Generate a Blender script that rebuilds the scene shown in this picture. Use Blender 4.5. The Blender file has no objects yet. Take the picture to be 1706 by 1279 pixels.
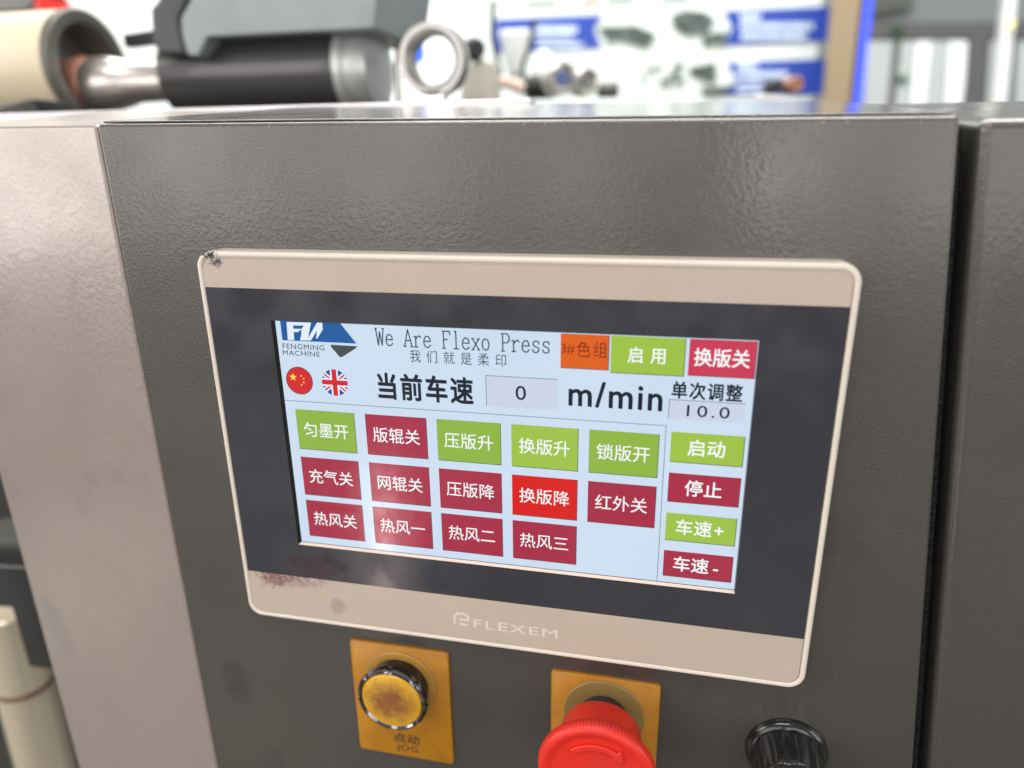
import bpy, bmesh, math, random
from mathutils import Vector, Matrix
random.seed(7)
SC = bpy.context.scene
COL = SC.collection
R = math.radians
# ------------------------------------------------------------------ camera
FWD = Vector((-0.2088303, 0.92548738, -0.31601111)).normalized()
UP = Vector((-0.0561941, 0.31124589, 0.94866655)).normalized()
RIGHT = FWD.cross(UP).normalized()
UP = RIGHT.cross(FWD).normalized()
CAMP = Vector((0.05135613, -0.21478751, 0.10190123))
cd = bpy.data.cameras.new('camera')
cam = bpy.data.objects.new('camera', cd)
COL.objects.link(cam)
cam.matrix_world = Matrix(((RIGHT.x, UP.x, -FWD.x, CAMP.x), (RIGHT.y, UP.y, -FWD.y, CAMP.y), (RIGHT.z, UP.z, -FWD.z, CAMP.z), (0, 0, 0, 1)))
cd.sensor_width = 36
cd.lens = 36 * 1180 / 1706
cd.clip_start = 0.01
cd.clip_end = 100
cd.dof.use_dof = True
cd.dof.focus_distance = 0.240
cd.dof.aperture_fstop = 5.6
SC.camera = cam
# ------------------------------------------------------------------ light
w = bpy.data.worlds.new('World')
SC.world = w
w.use_nodes = True
bg = w.node_tree.nodes['Background']
bg.inputs[0].default_value = (0.93, 0.97, 1.0, 1)
bg.inputs[1].default_value = 0.42
SC.view_settings.view_transform = 'Standard'
SC.view_settings.look = 'None'
SC.view_settings.exposure = 0.0
SC.view_settings.gamma = 1.0
SC.cycles.use_denoising = True

def area(name, loc, target, sx, sy, power, col):
    l = bpy.data.lights.new(name, 'AREA')
    l.shape = 'RECTANGLE'
    l.size = sx
    l.size_y = sy
    l.energy = power
    l.color = col
    o = bpy.data.objects.new(name, l)
    COL.objects.link(o)
    o.location = loc
    o.rotation_euler = (Vector(target) - Vector(loc)).to_track_quat('-Z', 'Y').to_euler()
    return o
# ceiling lamps of the hall
area('ceiling_lamp', (-0.3, -1.3, 2.3), (0, -0.2, 0), 1.6, 0.5, 26, (1, 0.93, 0.86))
area('ceiling_lamp', (0.3, 1.7, 2.6), (0.4, 2.3, 0.3), 2.8, 0.9, 72, (0.97, 1, 0.98))
for wx, ww, wp in ((-3.3, 1.4, 38), (-1.75, 1.15, 27), (-0.55, 0.6, 11), (1.6, 1.0, 20), (2.9, 1.2, 30)):
    area('hall_window', (wx, -4.4, 0.75), (wx * 0.9, 0, 0.6), ww, 2.4, wp, (1, 0.96, 0.93))
area('ceiling_lamp', (0.25, 0.55, 2.3), (0.25, 0.5, 0), 2.2, 0.5, 75, (1, 0.95, 0.91))
area('ceiling_lamp', (-1.6, 1.7, 2.3), (-1.6, 2.5, 0.6), 1.6, 0.6, 60, (0.97, 1, 0.98))
# bright hall opening far to the left, a lit doorway behind the photographer
area('side_window', (-3.6, -1.5, 0.9), (-0.2, 0, 0.1), 1.9, 2.6, 75, (1, 0.93, 0.88))
area('doorway_light', (0.52, -3.2, 0.35), (0.07, 0, 0.1), 0.30, 1.3, 6.0, (1, 0.95, 0.92))

area('right_window', (3.4, -1.2, 0.7), (0.1, 0, 0.0), 1.4, 2.0, 30, (1, 0.97, 0.94))
area('added_glare_lamp', (-0.43, -0.85, -0.56), (-0.045, 0, -0.03), 0.045, 0.26, 0.30, (1, 0.80, 0.74))  # added lamp without a real source, makes the glare streak on the display
# ------------------------------------------------------------------ helpers
def at(px, py, y):
    """world point seen at photo pixel (px,py) on the vertical plane y"""
    d = FWD + RIGHT * ((px - 853) / 1180) - UP * ((py - 639.5) / 1180)
    return CAMP + d * ((y - CAMP.y) / d.y)

def scl(px, py, y):
    """metres per photo pixel there"""
    return (at(px, py, y) - CAMP).dot(FWD) / 1180

def sr(c):
    return tuple(((v / 255) / 12.92 if v / 255 <= 0.04045 else ((v / 255 + 0.055) / 1.055) ** 2.4) for v in c)

def wloc(o):
    v = Vector((0, 0, 0))
    while o:
        v += o.location
        o = o.parent
    return v

def mesh(name, verts, faces, mats, parent=None, smooth=False, midx=None, sharp=35):
    base = wloc(parent) if parent else Vector((0, 0, 0))
    me = bpy.data.meshes.new(name)
    me.from_pydata([tuple(Vector(v) - base) for v in verts], [], faces)
    for m in (mats if isinstance(mats, (list, tuple)) else [mats]):
        me.materials.append(m)
    if midx:
        for p, i in zip(me.polygons, midx):
            p.material_index = i
    bm = bmesh.new()
    bm.from_mesh(me)
    bmesh.ops.remove_doubles(bm, verts=bm.verts, dist=1e-7)
    if smooth:
        for f in bm.faces:
            f.smooth = True
        for e in bm.edges:
            if len(e.link_faces) == 2 and e.calc_face_angle(0) > R(sharp):
                e.smooth = False
    bm.to_mesh(me)
    bm.free()
    o = bpy.data.objects.new(name, me)
    COL.objects.link(o)
    o.parent = parent
    return o

class G:
    """collects geometry"""
    def __init__(s):
        s.v, s.f, s.m = [], [], []
    def add(s, vs, fs, m=0):
        b = len(s.v)
        s.v += [Vector(v) for v in vs]
        s.f += [tuple(i + b for i in f) for f in fs]
        s.m += [m] * len(fs)
        return s
    def box(s, a, b, m=0):
        x0, y0, z0 = a
        x1, y1, z1 = b
        vs = [(x0, y0, z0), (x1, y0, z0), (x1, y1, z0), (x0, y1, z0), (x0, y0, z1), (x1, y0, z1), (x1, y1, z1), (x0, y1, z1)]
        return s.add(vs, [(3, 2, 1, 0), (4, 5, 6, 7), (0, 1, 5, 4), (1, 2, 6, 5), (2, 3, 7, 6), (3, 0, 4, 7)], m)
    def prism(s, front, back, m=0):
        n = len(front)
        vs = list(front) + list(back)
        fs = [tuple(range(n)), tuple(reversed(range(n, 2 * n)))] + [(i, i + n, (i + 1) % n + n, (i + 1) % n) for i in range(n)]
        return s.add(vs, fs, m)
    def loft(s, loops, m=0, cap0=False, cap1=False):
        n = len(loops[0])
        vs = [p for l in loops for p in l]
        fs = []
        for k in range(len(loops) - 1):
            for i in range(n):
                j = (i + 1) % n
                fs.append((k * n + i, k * n + j, (k + 1) * n + j, (k + 1) * n + i))
        if cap0:
            fs.append(tuple(reversed(range(n))))
        if cap1:
            fs.append(tuple(range((len(loops) - 1) * n, len(loops) * n)))
        return s.add(vs, fs, m)
    def rev(s, c, ax, prof, n=48, m=0, cap0=True, cap1=True, rad=None):
        """surface of revolution: prof = [(distance along ax, radius)]"""
        ax = Vector(ax).normalized()
        u = ax.orthogonal().normalized()
        v = ax.cross(u)
        c = Vector(c)
        loops = []
        for d, r in prof:
            loops.append([c + ax * d + (u * math.cos(2 * math.pi * i / n) + v * math.sin(2 * math.pi * i / n)) * (r * (rad(i / n, d) if rad else 1)) for i in range(n)])
        return s.loft(loops, m, cap0, cap1)
    def tube(s, pts, r, n=10, m=0):
        pts = [Vector(p) for p in pts]
        loops = []
        u = None
        for i, p in enumerate(pts):
            t = (pts[min(i + 1, len(pts) - 1)] - pts[max(i - 1, 0)]).normalized()
            u = t.orthogonal().normalized() if u is None else (u - t * u.dot(t)).normalized()
            v = t.cross(u)
            loops.append([p + (u * math.cos(2 * math.pi * k / n) + v * math.sin(2 * math.pi * k / n)) * r for k in range(n)])
        return s.loft(loops, m, True, True)
    def build(s, name, mats, parent=None, smooth=False, bevel=0, seg=3, sharp=35):
        o = mesh(name, s.v, s.f, mats, parent, smooth, s.m, sharp)
        bm = bmesh.new()
        bm.from_mesh(o.data)
        bmesh.ops.recalc_face_normals(bm, faces=bm.faces)
        bm.to_mesh(o.data)
        bm.free()
        if bevel:
            md = o.modifiers.new('bevel', 'BEVEL')
            md.width = bevel
            md.segments = seg
            md.limit_method = 'ANGLE'
            md.angle_limit = R(35)
            md.harden_normals = False
            for p in o.data.polygons:
                p.use_smooth = True
            o.data.set_sharp_from_angle(angle=R(60)) if not bevel else None
            wn = o.modifiers.new('normals', 'WEIGHTED_NORMAL')
            wn.keep_sharp = False
        return o

def tag(o, label=None, cat=None, group=None, kind=None):
    if label: o['label'] = label
    if cat: o['category'] = cat
    if group: o['group'] = group
    if kind: o['kind'] = kind
    return o

def thing(name, loc, label, cat, group=None):
    o = bpy.data.objects.new(name, None)
    o.empty_display_size = 0.02
    COL.objects.link(o)
    o.location = loc
    return tag(o, label, cat, group)

# ------------------------------------------------------------------ materials
def mat(name, col=(0.5, 0.5, 0.5), rough=0.5, metal=0.0, coat=0.0, emit=None, es=1.0, spec=0.5, trans=0.0, alpha=1.0):
    m = bpy.data.materials.new(name)
    m.use_nodes = True
    b = m.node_tree.nodes['Principled BSDF']
    b.inputs['Base Color'].default_value = (*col, 1)
    b.inputs['Roughness'].default_value = rough
    b.inputs['Metallic'].default_value = metal
    b.inputs['Coat Weight'].default_value = coat
    b.inputs['Specular IOR Level'].default_value = spec
    b.inputs['Transmission Weight'].default_value = trans
    b.inputs['Alpha'].default_value = alpha
    if emit:
        b.inputs['Emission Color'].default_value = (*emit, 1)
        b.inputs['Emission Strength'].default_value = es
    return m

class N:
    def __init__(s, m):
        s.t = m.node_tree
        s.b = s.t.nodes['Principled BSDF']
        s.tc = s.t.nodes.new('ShaderNodeTexCoord')
    def noise(s, scale, detail=2, rough=0.5, vec=None, dist=0.0):
        n = s.t.nodes.new('ShaderNodeTexNoise')
        n.inputs['Scale'].default_value = scale
        n.inputs['Detail'].default_value = detail
        n.inputs['Roughness'].default_value = rough
        n.inputs['Distortion'].default_value = dist
        s.t.links.new(vec or s.tc.outputs['Object'], n.inputs['Vector'])
        return n.outputs['Fac']
    def ramp(s, fac, stops):
        r = s.t.nodes.new('ShaderNodeValToRGB')
        while len(r.color_ramp.elements) < len(stops):
            r.color_ramp.elements.new(0.5)
        for e, (p, c) in zip(r.color_ramp.elements, stops):
            e.position = p
            e.color = (*c, 1) if len(c) == 3 else c
        s.t.links.new(fac, r.inputs['Fac'])
        return r.outputs['Color']
    def math(s, op, a, b=None, clamp=False):
        n = s.t.nodes.new('ShaderNodeMath')
        n.operation = op
        n.use_clamp = clamp
        for i, x in enumerate((a, b)):
            if x is None: continue
            if isinstance(x, (int, float)): n.inputs[i].default_value = x
            else: s.t.links.new(x, n.inputs[i])
        return n.outputs[0]
    def mix(s, fac, a, b):
        n = s.t.nodes.new('ShaderNodeMix')
        n.data_type = 'RGBA'
        for sock, x in ((n.inputs[0], fac), (n.inputs[6], a), (n.inputs[7], b)):
            if isinstance(x, (int, float)): sock.default_value = x
            elif isinstance(x, tuple): sock.default_value = (*x, 1)
            else: s.t.links.new(x, sock)
        return n.outputs[2]
    def near(s, p, r, squash=(1, 1, 1)):
        """1 at point p falling to 0 at radius r"""
        mp = s.t.nodes.new('ShaderNodeMapping')
        mp.vector_type = 'POINT'
        mp.inputs['Scale'].default_value = squash
        mp.inputs['Location'].default_value = tuple(-a * b for a, b in zip(p, squash))
        s.t.links.new(s.tc.outputs['Object'], mp.inputs['Vector'])
        ln = s.t.nodes.new('ShaderNodeVectorMath')
        ln.operation = 'LENGTH'
        s.t.links.new(mp.outputs[0], ln.inputs[0])
        return s.math('SUBTRACT', 1.0, s.math('DIVIDE', ln.outputs['Value'], r), True)
    def bump(s, h, strength, dist):
        n = s.t.nodes.new('ShaderNodeBump')
        n.inputs['Strength'].default_value = strength
        n.inputs['Distance'].default_value = dist
        s.t.links.new(h, n.inputs['Height'])
        s.t.links.new(n.outputs[0], s.b.inputs['Normal'])
    def set(s, name, out):
        s.t.links.new(out, s.b.inputs[name])

def hammered(name, col, size, strength, rough=0.3, metal=0.35, coat=0.6, smear=None):
    m = mat(name, col, rough, metal, spec=0.5)
    n = N(m)
    big = n.noise(9, 3)
    c = n.mix(big, tuple(v * 0.86 for v in col), tuple(v * 1.14 for v in col))
    fleck = n.noise(1500, 1)
    c = n.mix(n.ramp(fleck, [(0.35, (0.0,) * 3), (0.75, (0.22,) * 3)]), c, tuple(min(1, v * 1.7) for v in col))
    # grime smudges
    sm = n.ramp(n.noise(28, 4, 0.6, dist=0.4), [(0.6, (0,) * 3), (0.78, (0.35,) * 3)])
    c = n.mix(sm, c, tuple(v * 0.45 for v in col))
    n.set('Base Color', c)
    n.set('Roughness', n.ramp(n.noise(40, 3), [(0.3, (rough * 0.85,) * 3), (0.7, (rough * 1.25,) * 3)]))
    h = n.math('ADD', n.noise(size, 2, 0.5), n.math('MULTIPLY', n.noise(size * 3.1, 1), 0.25))
    h = n.math('MULTIPLY', h, n.math('ADD', n.noise(16, 2), 0.35))
    n.bump(h, strength, 0.0006)
    bc = n.t.nodes.new('ShaderNodeBump')
    bc.inputs['Strength'].default_value = strength * 0.30
    bc.inputs['Distance'].default_value = 0.0008
    hc = n.math('ADD', n.noise(size * 0.55, 2, 0.45), n.math('MULTIPLY', n.noise(14, 2), 1.6))
    n.t.links.new(hc, bc.inputs['Height'])
    n.t.links.new(bc.outputs[0], n.b.inputs['Coat Normal'])
    n.b.inputs['Coat Weight'].default_value = coat
    n.set('Coat Roughness', n.ramp(n.noise(22, 4, 0.6), [(0.35, (0.10,) * 3), (0.65, (0.24,) * 3)]))
    if smear:
        k_ = n.math('MULTIPLY', n.near(*smear), n.noise(70, 4, 0.6, dist=0.6))
        c2 = n.mix(n.ramp(k_, [(0.16, (0,) * 3), (0.34, (0.4,) * 3)]), c, (0.028, 0.016, 0.024))
        n.set('Base Color', c2)
    return m

M = {}
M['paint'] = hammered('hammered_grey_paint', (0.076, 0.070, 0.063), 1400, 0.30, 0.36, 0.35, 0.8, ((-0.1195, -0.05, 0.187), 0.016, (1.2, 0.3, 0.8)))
M['paint_side_lit'] = hammered('hammered_grey_paint_lit_side', (0.285, 0.238, 0.216), 480, 0.30, 0.33, 0.15, 0.5)  # brighter light on the left side put into the base colour
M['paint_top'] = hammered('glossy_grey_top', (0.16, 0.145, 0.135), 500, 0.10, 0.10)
M['paint_edge'] = mat('worn_edge_paint', (0.26, 0.22, 0.20), 0.35, 0.3)
M['black'] = mat('black_plastic', (0.012, 0.012, 0.012), 0.18, 0, 0.3)
M['rubber'] = mat('black_rubber', (0.012, 0.012, 0.013), 0.55)
_n = N(M['rubber']); _n.bump(_n.noise(260, 4, 0.7), 0.8, 0.002)
M['dark_int'] = mat('dark_machine_metal', (0.018, 0.018, 0.018), 0.6)
M['steel'] = mat('polished_steel', (0.72, 0.70, 0.68), 0.16, 1.0)
M['chrome'] = mat('dark_chrome', (0.55, 0.56, 0.6), 0.08, 1.0)
M['yellow_plate'] = mat('yellow_plate', (0.50, 0.235, 0.012), 0.34)
_n = N(M['yellow_plate'])
_n.set('Base Color', _n.mix(_n.ramp(_n.noise(60, 4, 0.6), [(0.4, (0,) * 3), (0.75, (0.6,) * 3)]), (0.46, 0.195, 0.008), (0.26, 0.11, 0.010)))
M['red'] = mat('red_plastic', (0.72, 0.024, 0.014), 0.40)
_n = N(M['red']); _n.set('Base Color', _n.mix(_n.ramp(_n.noise(120, 4, 0.6), [(0.45, (0,) * 3), (0.75, (0.4,) * 3)]), (0.74, 0.026, 0.014), (0.50, 0.035, 0.03)))
_n.set('Roughness', _n.ramp(_n.noise(90, 4, 0.6), [(0.3, (0.33,) * 3), (0.7, (0.5,) * 3)]))
M['ink'] = mat('black_print', (0.07, 0.045, 0.02), 0.5)

# bezel plastic with ink stains (positions in metres from the display centre)
def beige(name, col, stains):
    m = mat(name, col, 0.36)
    n = N(m)
    c = n.mix(n.noise(70, 3), tuple(v * 0.95 for v in col), tuple(v * 1.05 for v in col))
    for p, r, sq, ns, lo, k, ic in stains:
        nz = n.noise(ns, 4, 0.65, dist=0.8)
        k_ = n.math('MULTIPLY', n.math('MULTIPLY', n.near(p, r, sq), 1.0), nz)
        c = n.mix(n.ramp(k_, [(lo, (0,) * 3), (lo + 0.10, (k,) * 3)]), c, ic)
    n.set('Base Color', c)
    return m
RED_INK = (0.13, 0.012, 0.025)
M['bezel'] = beige('champagne_bezel', (0.72, 0.645, 0.56), [
    ((-0.0975, -0.006, 0.0698), 0.014, (1, 0.3, 2.6), 900, 0.36, 1.0, (0.01, 0.015, 0.03))])
M['bezel_face'] = beige('champagne_film', (0.50, 0.415, 0.345), [
    ((-0.086, -0.007, -0.0508), 0.034, (0.8, 0.3, 2.4), 520, 0.36, 0.6, RED_INK),
    ((-0.090, -0.007, -0.0535), 0.020, (1, 0.3, 2.0), 700, 0.33, 0.6, RED_INK),
    ((-0.078, -0.007, -0.0525), 0.022, (0.75, 0.3, 2.4), 260, 0.30, 0.35, (0.22, 0.10, 0.14)),
    ((-0.0640, -0.007, -0.0620), 0.010, (1.3, 0.3, 1.4), 300, 0.22, 0.35, (0.16, 0.12, 0.15)),
    ((-0.0950, -0.007, 0.0675), 0.006, (0.8, 0.3, 1.3), 900, 0.33, 0.9, (0.02, 0.02, 0.04))])
M['mask'] = mat('dark_film', (0.040, 0.037, 0.042), 0.30)
_n = N(M['mask'])
_k = _n.math('MULTIPLY', _n.near((-0.072, -0.007, -0.046), 0.030, (0.8, 0.3, 2.2)), _n.noise(300, 4, 0.6, dist=0.8))
_c = _n.mix(_n.ramp(_k, [(0.30, (0,) * 3), (0.42, (0.6,) * 3)]), (0.036, 0.037, 0.046), (0.045, 0.012, 0.02))
_n.set('Base Color', _c)
_n.set('Roughness', _n.ramp(_n.noise(50, 3), [(0.35, (0.13,) * 3), (0.65, (0.34,) * 3)]))
M['lip'] = mat('champagne_lip', (0.72, 0.58, 0.5), 0.35)
M['logo_print'] = mat('pale_logo_print', (0.72, 0.60, 0.52), 0.4)

def glow(name, rgb, var=0.0, stripes=0.0):
    """display colour: backlit pixels under a glossy touch film"""
    m = mat(name, (0.004, 0.004, 0.004), 0.14, emit=sr(rgb), es=1.0, spec=0.5)
    n = N(m)
    c = sr(rgb)
    f = n.noise(26, 3)
    out = n.mix(f, tuple(v * (1 - var) for v in c), tuple(min(1, v * (1 + var)) for v in c))
    if stripes:
        wv = n.t.nodes.new('ShaderNodeTexWave')
        wv.bands_direction = 'X'
        wv.inputs['Scale'].default_value = 420
        n.t.links.new(n.tc.outputs['Object'], wv.inputs['Vector'])
        out = n.mix(n.math('MULTIPLY', wv.outputs['Fac'], stripes), out, tuple(v * 0.6 for v in c))
    n.set('Emission Color', out)
    n.set('Roughness', n.ramp(n.noise(60, 4, 0.65, dist=0.7), [(0.35, (0.07,) * 3), (0.65, (0.20,) * 3)]))
    return m
# ------------------------------------------------------------------ text helper
def text_tris(s, bold=0.0, spacing=1.0, shear=0.0):
    cu = bpy.data.curves.new('t', 'FONT')
    cu.body = s
    cu.size = 1
    cu.space_character = spacing
    cu.offset = bold
    cu.shear = shear
    cu.resolution_u = 3
    ob = bpy.data.objects.new('t', cu)
    COL.objects.link(ob)
    dg = bpy.context.evaluated_depsgraph_get()
    me = bpy.data.meshes.new_from_object(ob.evaluated_get(dg))
    vs = [(v.co.x, v.co.y) for v in me.vertices]
    fs = [tuple(p.vertices) for p in me.polygons]
    bpy.data.objects.remove(ob)
    bpy.data.curves.remove(cu)
    bpy.data.meshes.remove(me)
    return vs, fs

EMB = ((0, 0), (1, .5), (-1, -.5), (-.6, 1), (.6, -1), (1.0, -.7), (-1.0, .7))
def fit(g, s, x0, x1, z0, z1, y, m=0, bold=0.0, spacing=1.0):
    """text filling the rectangle (metres) on the vertical plane y"""
    vs, fs = text_tris(s, 0, spacing)
    if not vs:
        return
    ax, bx = min(v[0] for v in vs), max(v[0] for v in vs)
    ay, by = min(v[1] for v in vs), max(v[1] for v in vs)
    b = bold * (z1 - z0)
    for q, (ex, ez) in enumerate(EMB if bold else EMB[:1]):
        g.add([(x0 + ex * b + (v[0] - ax) / (bx - ax) * (x1 - x0), y - q * 1e-6, z0 + ez * b + (v[1] - ay) / max(by - ay, 1e-6) * (z1 - z0)) for v in vs], fs, m)

def chars(g, s, x0, x1, z0, z1, y, m=0, bold=0.0, cw=None):
    """each full-width character placed in its own cell so that 一 and 二 keep their size"""
    n = len(s)
    cell = (x1 - x0) / n if cw is None else cw
    pitch = (x1 - x0 - cell) / max(n - 1, 1)
    k = (z1 - z0) / 0.88
    kx = cell / 1.0
    for i, ch in enumerate(s):
        if ch == ' ':
            continue
        vs, fs = text_tris(ch, 0)
        lat = ord(ch) < 256
        ox = x0 + pitch * i
        if lat:
            ax, bx = min(v[0] for v in vs), max(v[0] for v in vs)
            off = (0.36 if ch in '+-' else 0.5) - (ax + bx) / 2
        else:
            off = 0
        for q, (ex, ez) in enumerate(EMB if bold else EMB[:1]):
            g.add([(ox + (v[0] + off + ex * bold) * kx, y - q * 1e-6, z0 + (v[1] + 0.08 + ez * bold) * k) for v in vs], fs, m)

def clip(poly, conv):
    out = poly
    for i in range(len(conv)):
        a, b = conv[i], conv[(i + 1) % len(conv)]
        src, out = out, []
        side = lambda p: (b[0] - a[0]) * (p[1] - a[1]) - (b[1] - a[1]) * (p[0] - a[0])
        for j in range(len(src)):
            p, q = src[j - 1], src[j]
            sp, sq = side(p), side(q)
            if (sp >= 0) != (sq >= 0):
                t = sp / (sp - sq)
                out.append((p[0] + (q[0] - p[0]) * t, p[1] + (q[1] - p[1]) * t))
            if sq >= 0:
                out.append(q)
        if not out:
            return []
    return out

def flat(g, pts, y, m=0):
    if len(pts) > 2:
        g.add([(p[0], y, p[1]) for p in pts], [tuple(range(len(pts)))], m)

def stroke(g, pts, wd, y, m=0):
    for (x0, z0), (x1, z1) in zip(pts[:-1], pts[1:]):
        L = math.hypot(x1 - x0, z1 - z0)
        nx, nz = -(z1 - z0) / L * wd / 2, (x1 - x0) / L * wd / 2
        ex, ez = (x1 - x0) / L * wd * 0.35, (z1 - z0) / L * wd * 0.35
        y -= 0.000002
        flat(g, [(x0 - ex + nx, z0 - ez + nz), (x0 - ex - nx, z0 - ez - nz), (x1 + ex - nx, z1 + ez - nz), (x1 + ex + nx, z1 + ez + nz)], y, m)

def rrect(x0, x1, z0, z1, r, y, n=6):
    pts = []
    for cx, cz, a in ((x1 - r, z1 - r, 0), (x0 + r, z1 - r, 90), (x0 + r, z0 + r, 180), (x1 - r, z0 + r, 270)):
        for k in range(n + 1):
            t = R(a + 90 * k / n)
            pts.append(Vector((cx + r * math.cos(t), y, cz + r * math.sin(t))))
    return pts

mm = 0.001
# ================================================================== CABINET
cab = thing('control_cabinet', (0, 0.05, -0.3), 'grey hammered-paint cabinet carrying the touch panel and the buttons', 'cabinet')
TL, TR = Vector((-0.1376, 0, 0.1112)), Vector((0.1221, 0, 0.1083))
BL, BR = Vector((-0.1355, 0, -0.26)), Vector((0.1585, 0, -0.26))
def back(p, y, z):
    return Vector((p.x, y, p.z + z))
g = G().prism([BL, BR, TR, TL], [back(BL, 0.15, 0), back(BR, 0.15, 0), back(TR, 0.15, 0.0110), back(TL, 0.15, 0.0118)])
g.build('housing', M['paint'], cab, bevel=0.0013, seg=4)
# side panel folded back by 13 degrees
ang = R(13)
ux = Vector((-math.cos(ang), math.sin(ang), 0))
nn = Vector((math.sin(ang), math.cos(ang), 0))
P0 = Vector((-0.1381, 0.0003, 0))
def sp(d, z, t=0): return P0 + ux * d + nn * t + Vector((0, 0, z))
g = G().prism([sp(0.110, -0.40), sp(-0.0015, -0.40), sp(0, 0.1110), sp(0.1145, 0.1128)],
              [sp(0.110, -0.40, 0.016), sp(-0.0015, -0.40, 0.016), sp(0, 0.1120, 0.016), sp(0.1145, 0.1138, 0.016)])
g.build('side_panel', M['paint_side_lit'], cab, bevel=0.0014, seg=4)
# top shelf behind the side panel
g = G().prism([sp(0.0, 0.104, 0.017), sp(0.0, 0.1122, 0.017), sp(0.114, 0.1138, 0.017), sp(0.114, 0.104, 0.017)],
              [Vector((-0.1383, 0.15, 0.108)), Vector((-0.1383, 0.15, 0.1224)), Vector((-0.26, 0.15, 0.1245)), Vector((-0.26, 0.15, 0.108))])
g.build('top_plate', M['paint_side_lit'], cab, bevel=0.0008, seg=2)
# glossy top sheet, evenly paler than the housing
def tl(p, y, dz): return Vector((p.x, y, p.z + dz))
TLi, TRi = Vector((-0.1366, 0, 0.1112)), Vector((0.1206, 0, 0.1083))
s_ = 0.0118 / 0.15
G().prism([tl(TLi, 0.0022, 0.00035), tl(TRi, 0.0022, 0.00035), tl(TRi, 0.15, 0.0112), tl(TLi, 0.15, 0.0120)],
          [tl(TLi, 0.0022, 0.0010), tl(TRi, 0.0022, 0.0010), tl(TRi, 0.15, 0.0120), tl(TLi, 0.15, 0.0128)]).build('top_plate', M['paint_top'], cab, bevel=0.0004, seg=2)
# chips where the paint is gone
g = G()
for i in range(26):
    x = random.uniform(-0.13, 0.12)
    zt = 0.1112 - (x + 0.1376) / 0.2592 * 0.0029
    r = random.uniform(0.00015, 0.0005)
    cx, cz = x, zt - 0.0012 + random.uniform(-0.0003, 0.0002)
    flat(g, [(cx + r * random.uniform(0.5, 1.5) * math.cos(a), cz + r * random.uniform(0.3, 0.8) * math.sin(a)) for a in [k * math.pi / 3 for k in range(6)]], -0.00006 - i * 1e-7)
for i in range(60):
    x, z_ = random.uniform(-0.13, 0.12), random.uniform(-0.13, 0.105)
    if abs(x) < 0.104 and abs(z_) < 0.072: continue
    r = random.uniform(0.00008, 0.00028)
    flat(g, [(x + r * random.uniform(0.4, 1.8) * math.cos(a), z_ + r * random.uniform(0.4, 1.0) * math.sin(a)) for a in [k * math.pi / 3 for k in range(6)]], -0.00006 - i * 1e-7)
tag(g.build('paint_chips', M['paint_edge'], cab), kind='stuff')

# neighbouring cabinet to the right, with the rubber seal in the gap
nb = thing('neighbour_cabinet', (0.2, 0.05, -0.3), 'second grey cabinet cut off by the right picture edge, beyond the black gap', 'cabinet')
g = G().prism([Vector((0.1637, 0, -0.26)), Vector((0.34, 0, -0.26)), Vector((0.34, 0, 0.1065)), Vector((0.1268, 0, 0.1075))],
              [Vector((0.1640, 0.15, -0.26)), Vector((0.34, 0.15, -0.26)), Vector((0.34, 0.15, 0.1175)), Vector((0.1268, 0.15, 0.1185))])
g.build('housing', M['paint'], nb, bevel=0.0032, seg=6)
g = G()
pts = [Vector((0.1243, 0.006, 0.1045)), Vector((0.1262, 0.0055, 0.085)), Vector((0.1400, 0.0050, -0.05)), Vector((0.1605, 0.005, -0.255))]
g.tube([p + Vector((0.001, 0.004, 0)) for p in pts], 0.0012, 10)
seal = tag(G().add(g.v, g.f).build('door_seal', M['rubber'], cab, smooth=True))
g = G().prism([Vector((0.1215, 0.02, 0.100)), Vector((0.1275, 0.02, 0.100)), Vector((0.1645, 0.02, -0.26)), Vector((0.1575, 0.02, -0.26))],
              [Vector((0.1215, 0.03, 0.100)), Vector((0.1275, 0.03, 0.100)), Vector((0.1645, 0.03, -0.26)), Vector((0.1575, 0.03, -0.26))])
g.build('gap_strip', M['dark_int'], cab)

# ================================================================== TOUCH PANEL
tp = thing('touch_panel', (0, 0, 0), 'champagne-framed touch panel with lit red and green control screen', 'touch screen')
W2, H2 = 0.1029, 0.0711
def bl(ins, y, r=0.0058): return rrect(-W2 + ins, W2 - ins, -H2 + ins, H2 - ins, max(r - ins, 0.0008), y, 10)
g = G().loft([bl(0, 0.0), bl(0, -0.0052), bl(0.0001, -0.0062), bl(0.0005, -0.0069), bl(0.0009, -0.0071), bl(0.0018, -0.0070), bl(0.0021, -0.0066), bl(0.0022, -0.0061)])
g.loft([bl(0.0022, -0.0061), bl(0.006, -0.0061)])
g.build('bezel', M['bezel'], tp, smooth=True, sharp=50)
# film: upper and lower champagne strips, dark mask with the display opening
YF = -0.0070
xi = W2 - 0.0024
def strip(name, z0, z1, top, m):
    r = 0.0042
    pts = []
    if top:
        c = rrect(-xi, xi, z0 - 0.02, z1, r, YF, 8)
        pts = [p for p in c if p.z > z0] + [Vector((-xi, YF, z0)), Vector((xi, YF, z0))]
    else:
        c = rrect(-xi, xi, z0, z1 + 0.02, r, YF, 8)
        lo = [p for p in c if p.z < z1]
        pts = [Vector((-xi, YF, z1))] + lo + [Vector((xi, YF, z1))]
    g = G().prism(pts, [p + Vector((0, 0.0008, 0)) for p in pts])
    return g.build(name, m, tp)
ZT, ZB = 0.0590, -0.0508
strip('upper_trim', ZT + 0.00003, 0.0686, True, M['bezel_face'])
low = strip('lower_trim', -0.0686, ZB - 0.00003, False, M['bezel_face'])
ox0, ox1, oz0, oz1 = -0.0777, 0.0778, -0.0367, 0.0484
def rc(x0, x1, z0, z1, y): return [Vector((x0, y, z0)), Vector((x1, y, z0)), Vector((x1, y, z1)), Vector((x0, y, z1))]
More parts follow.
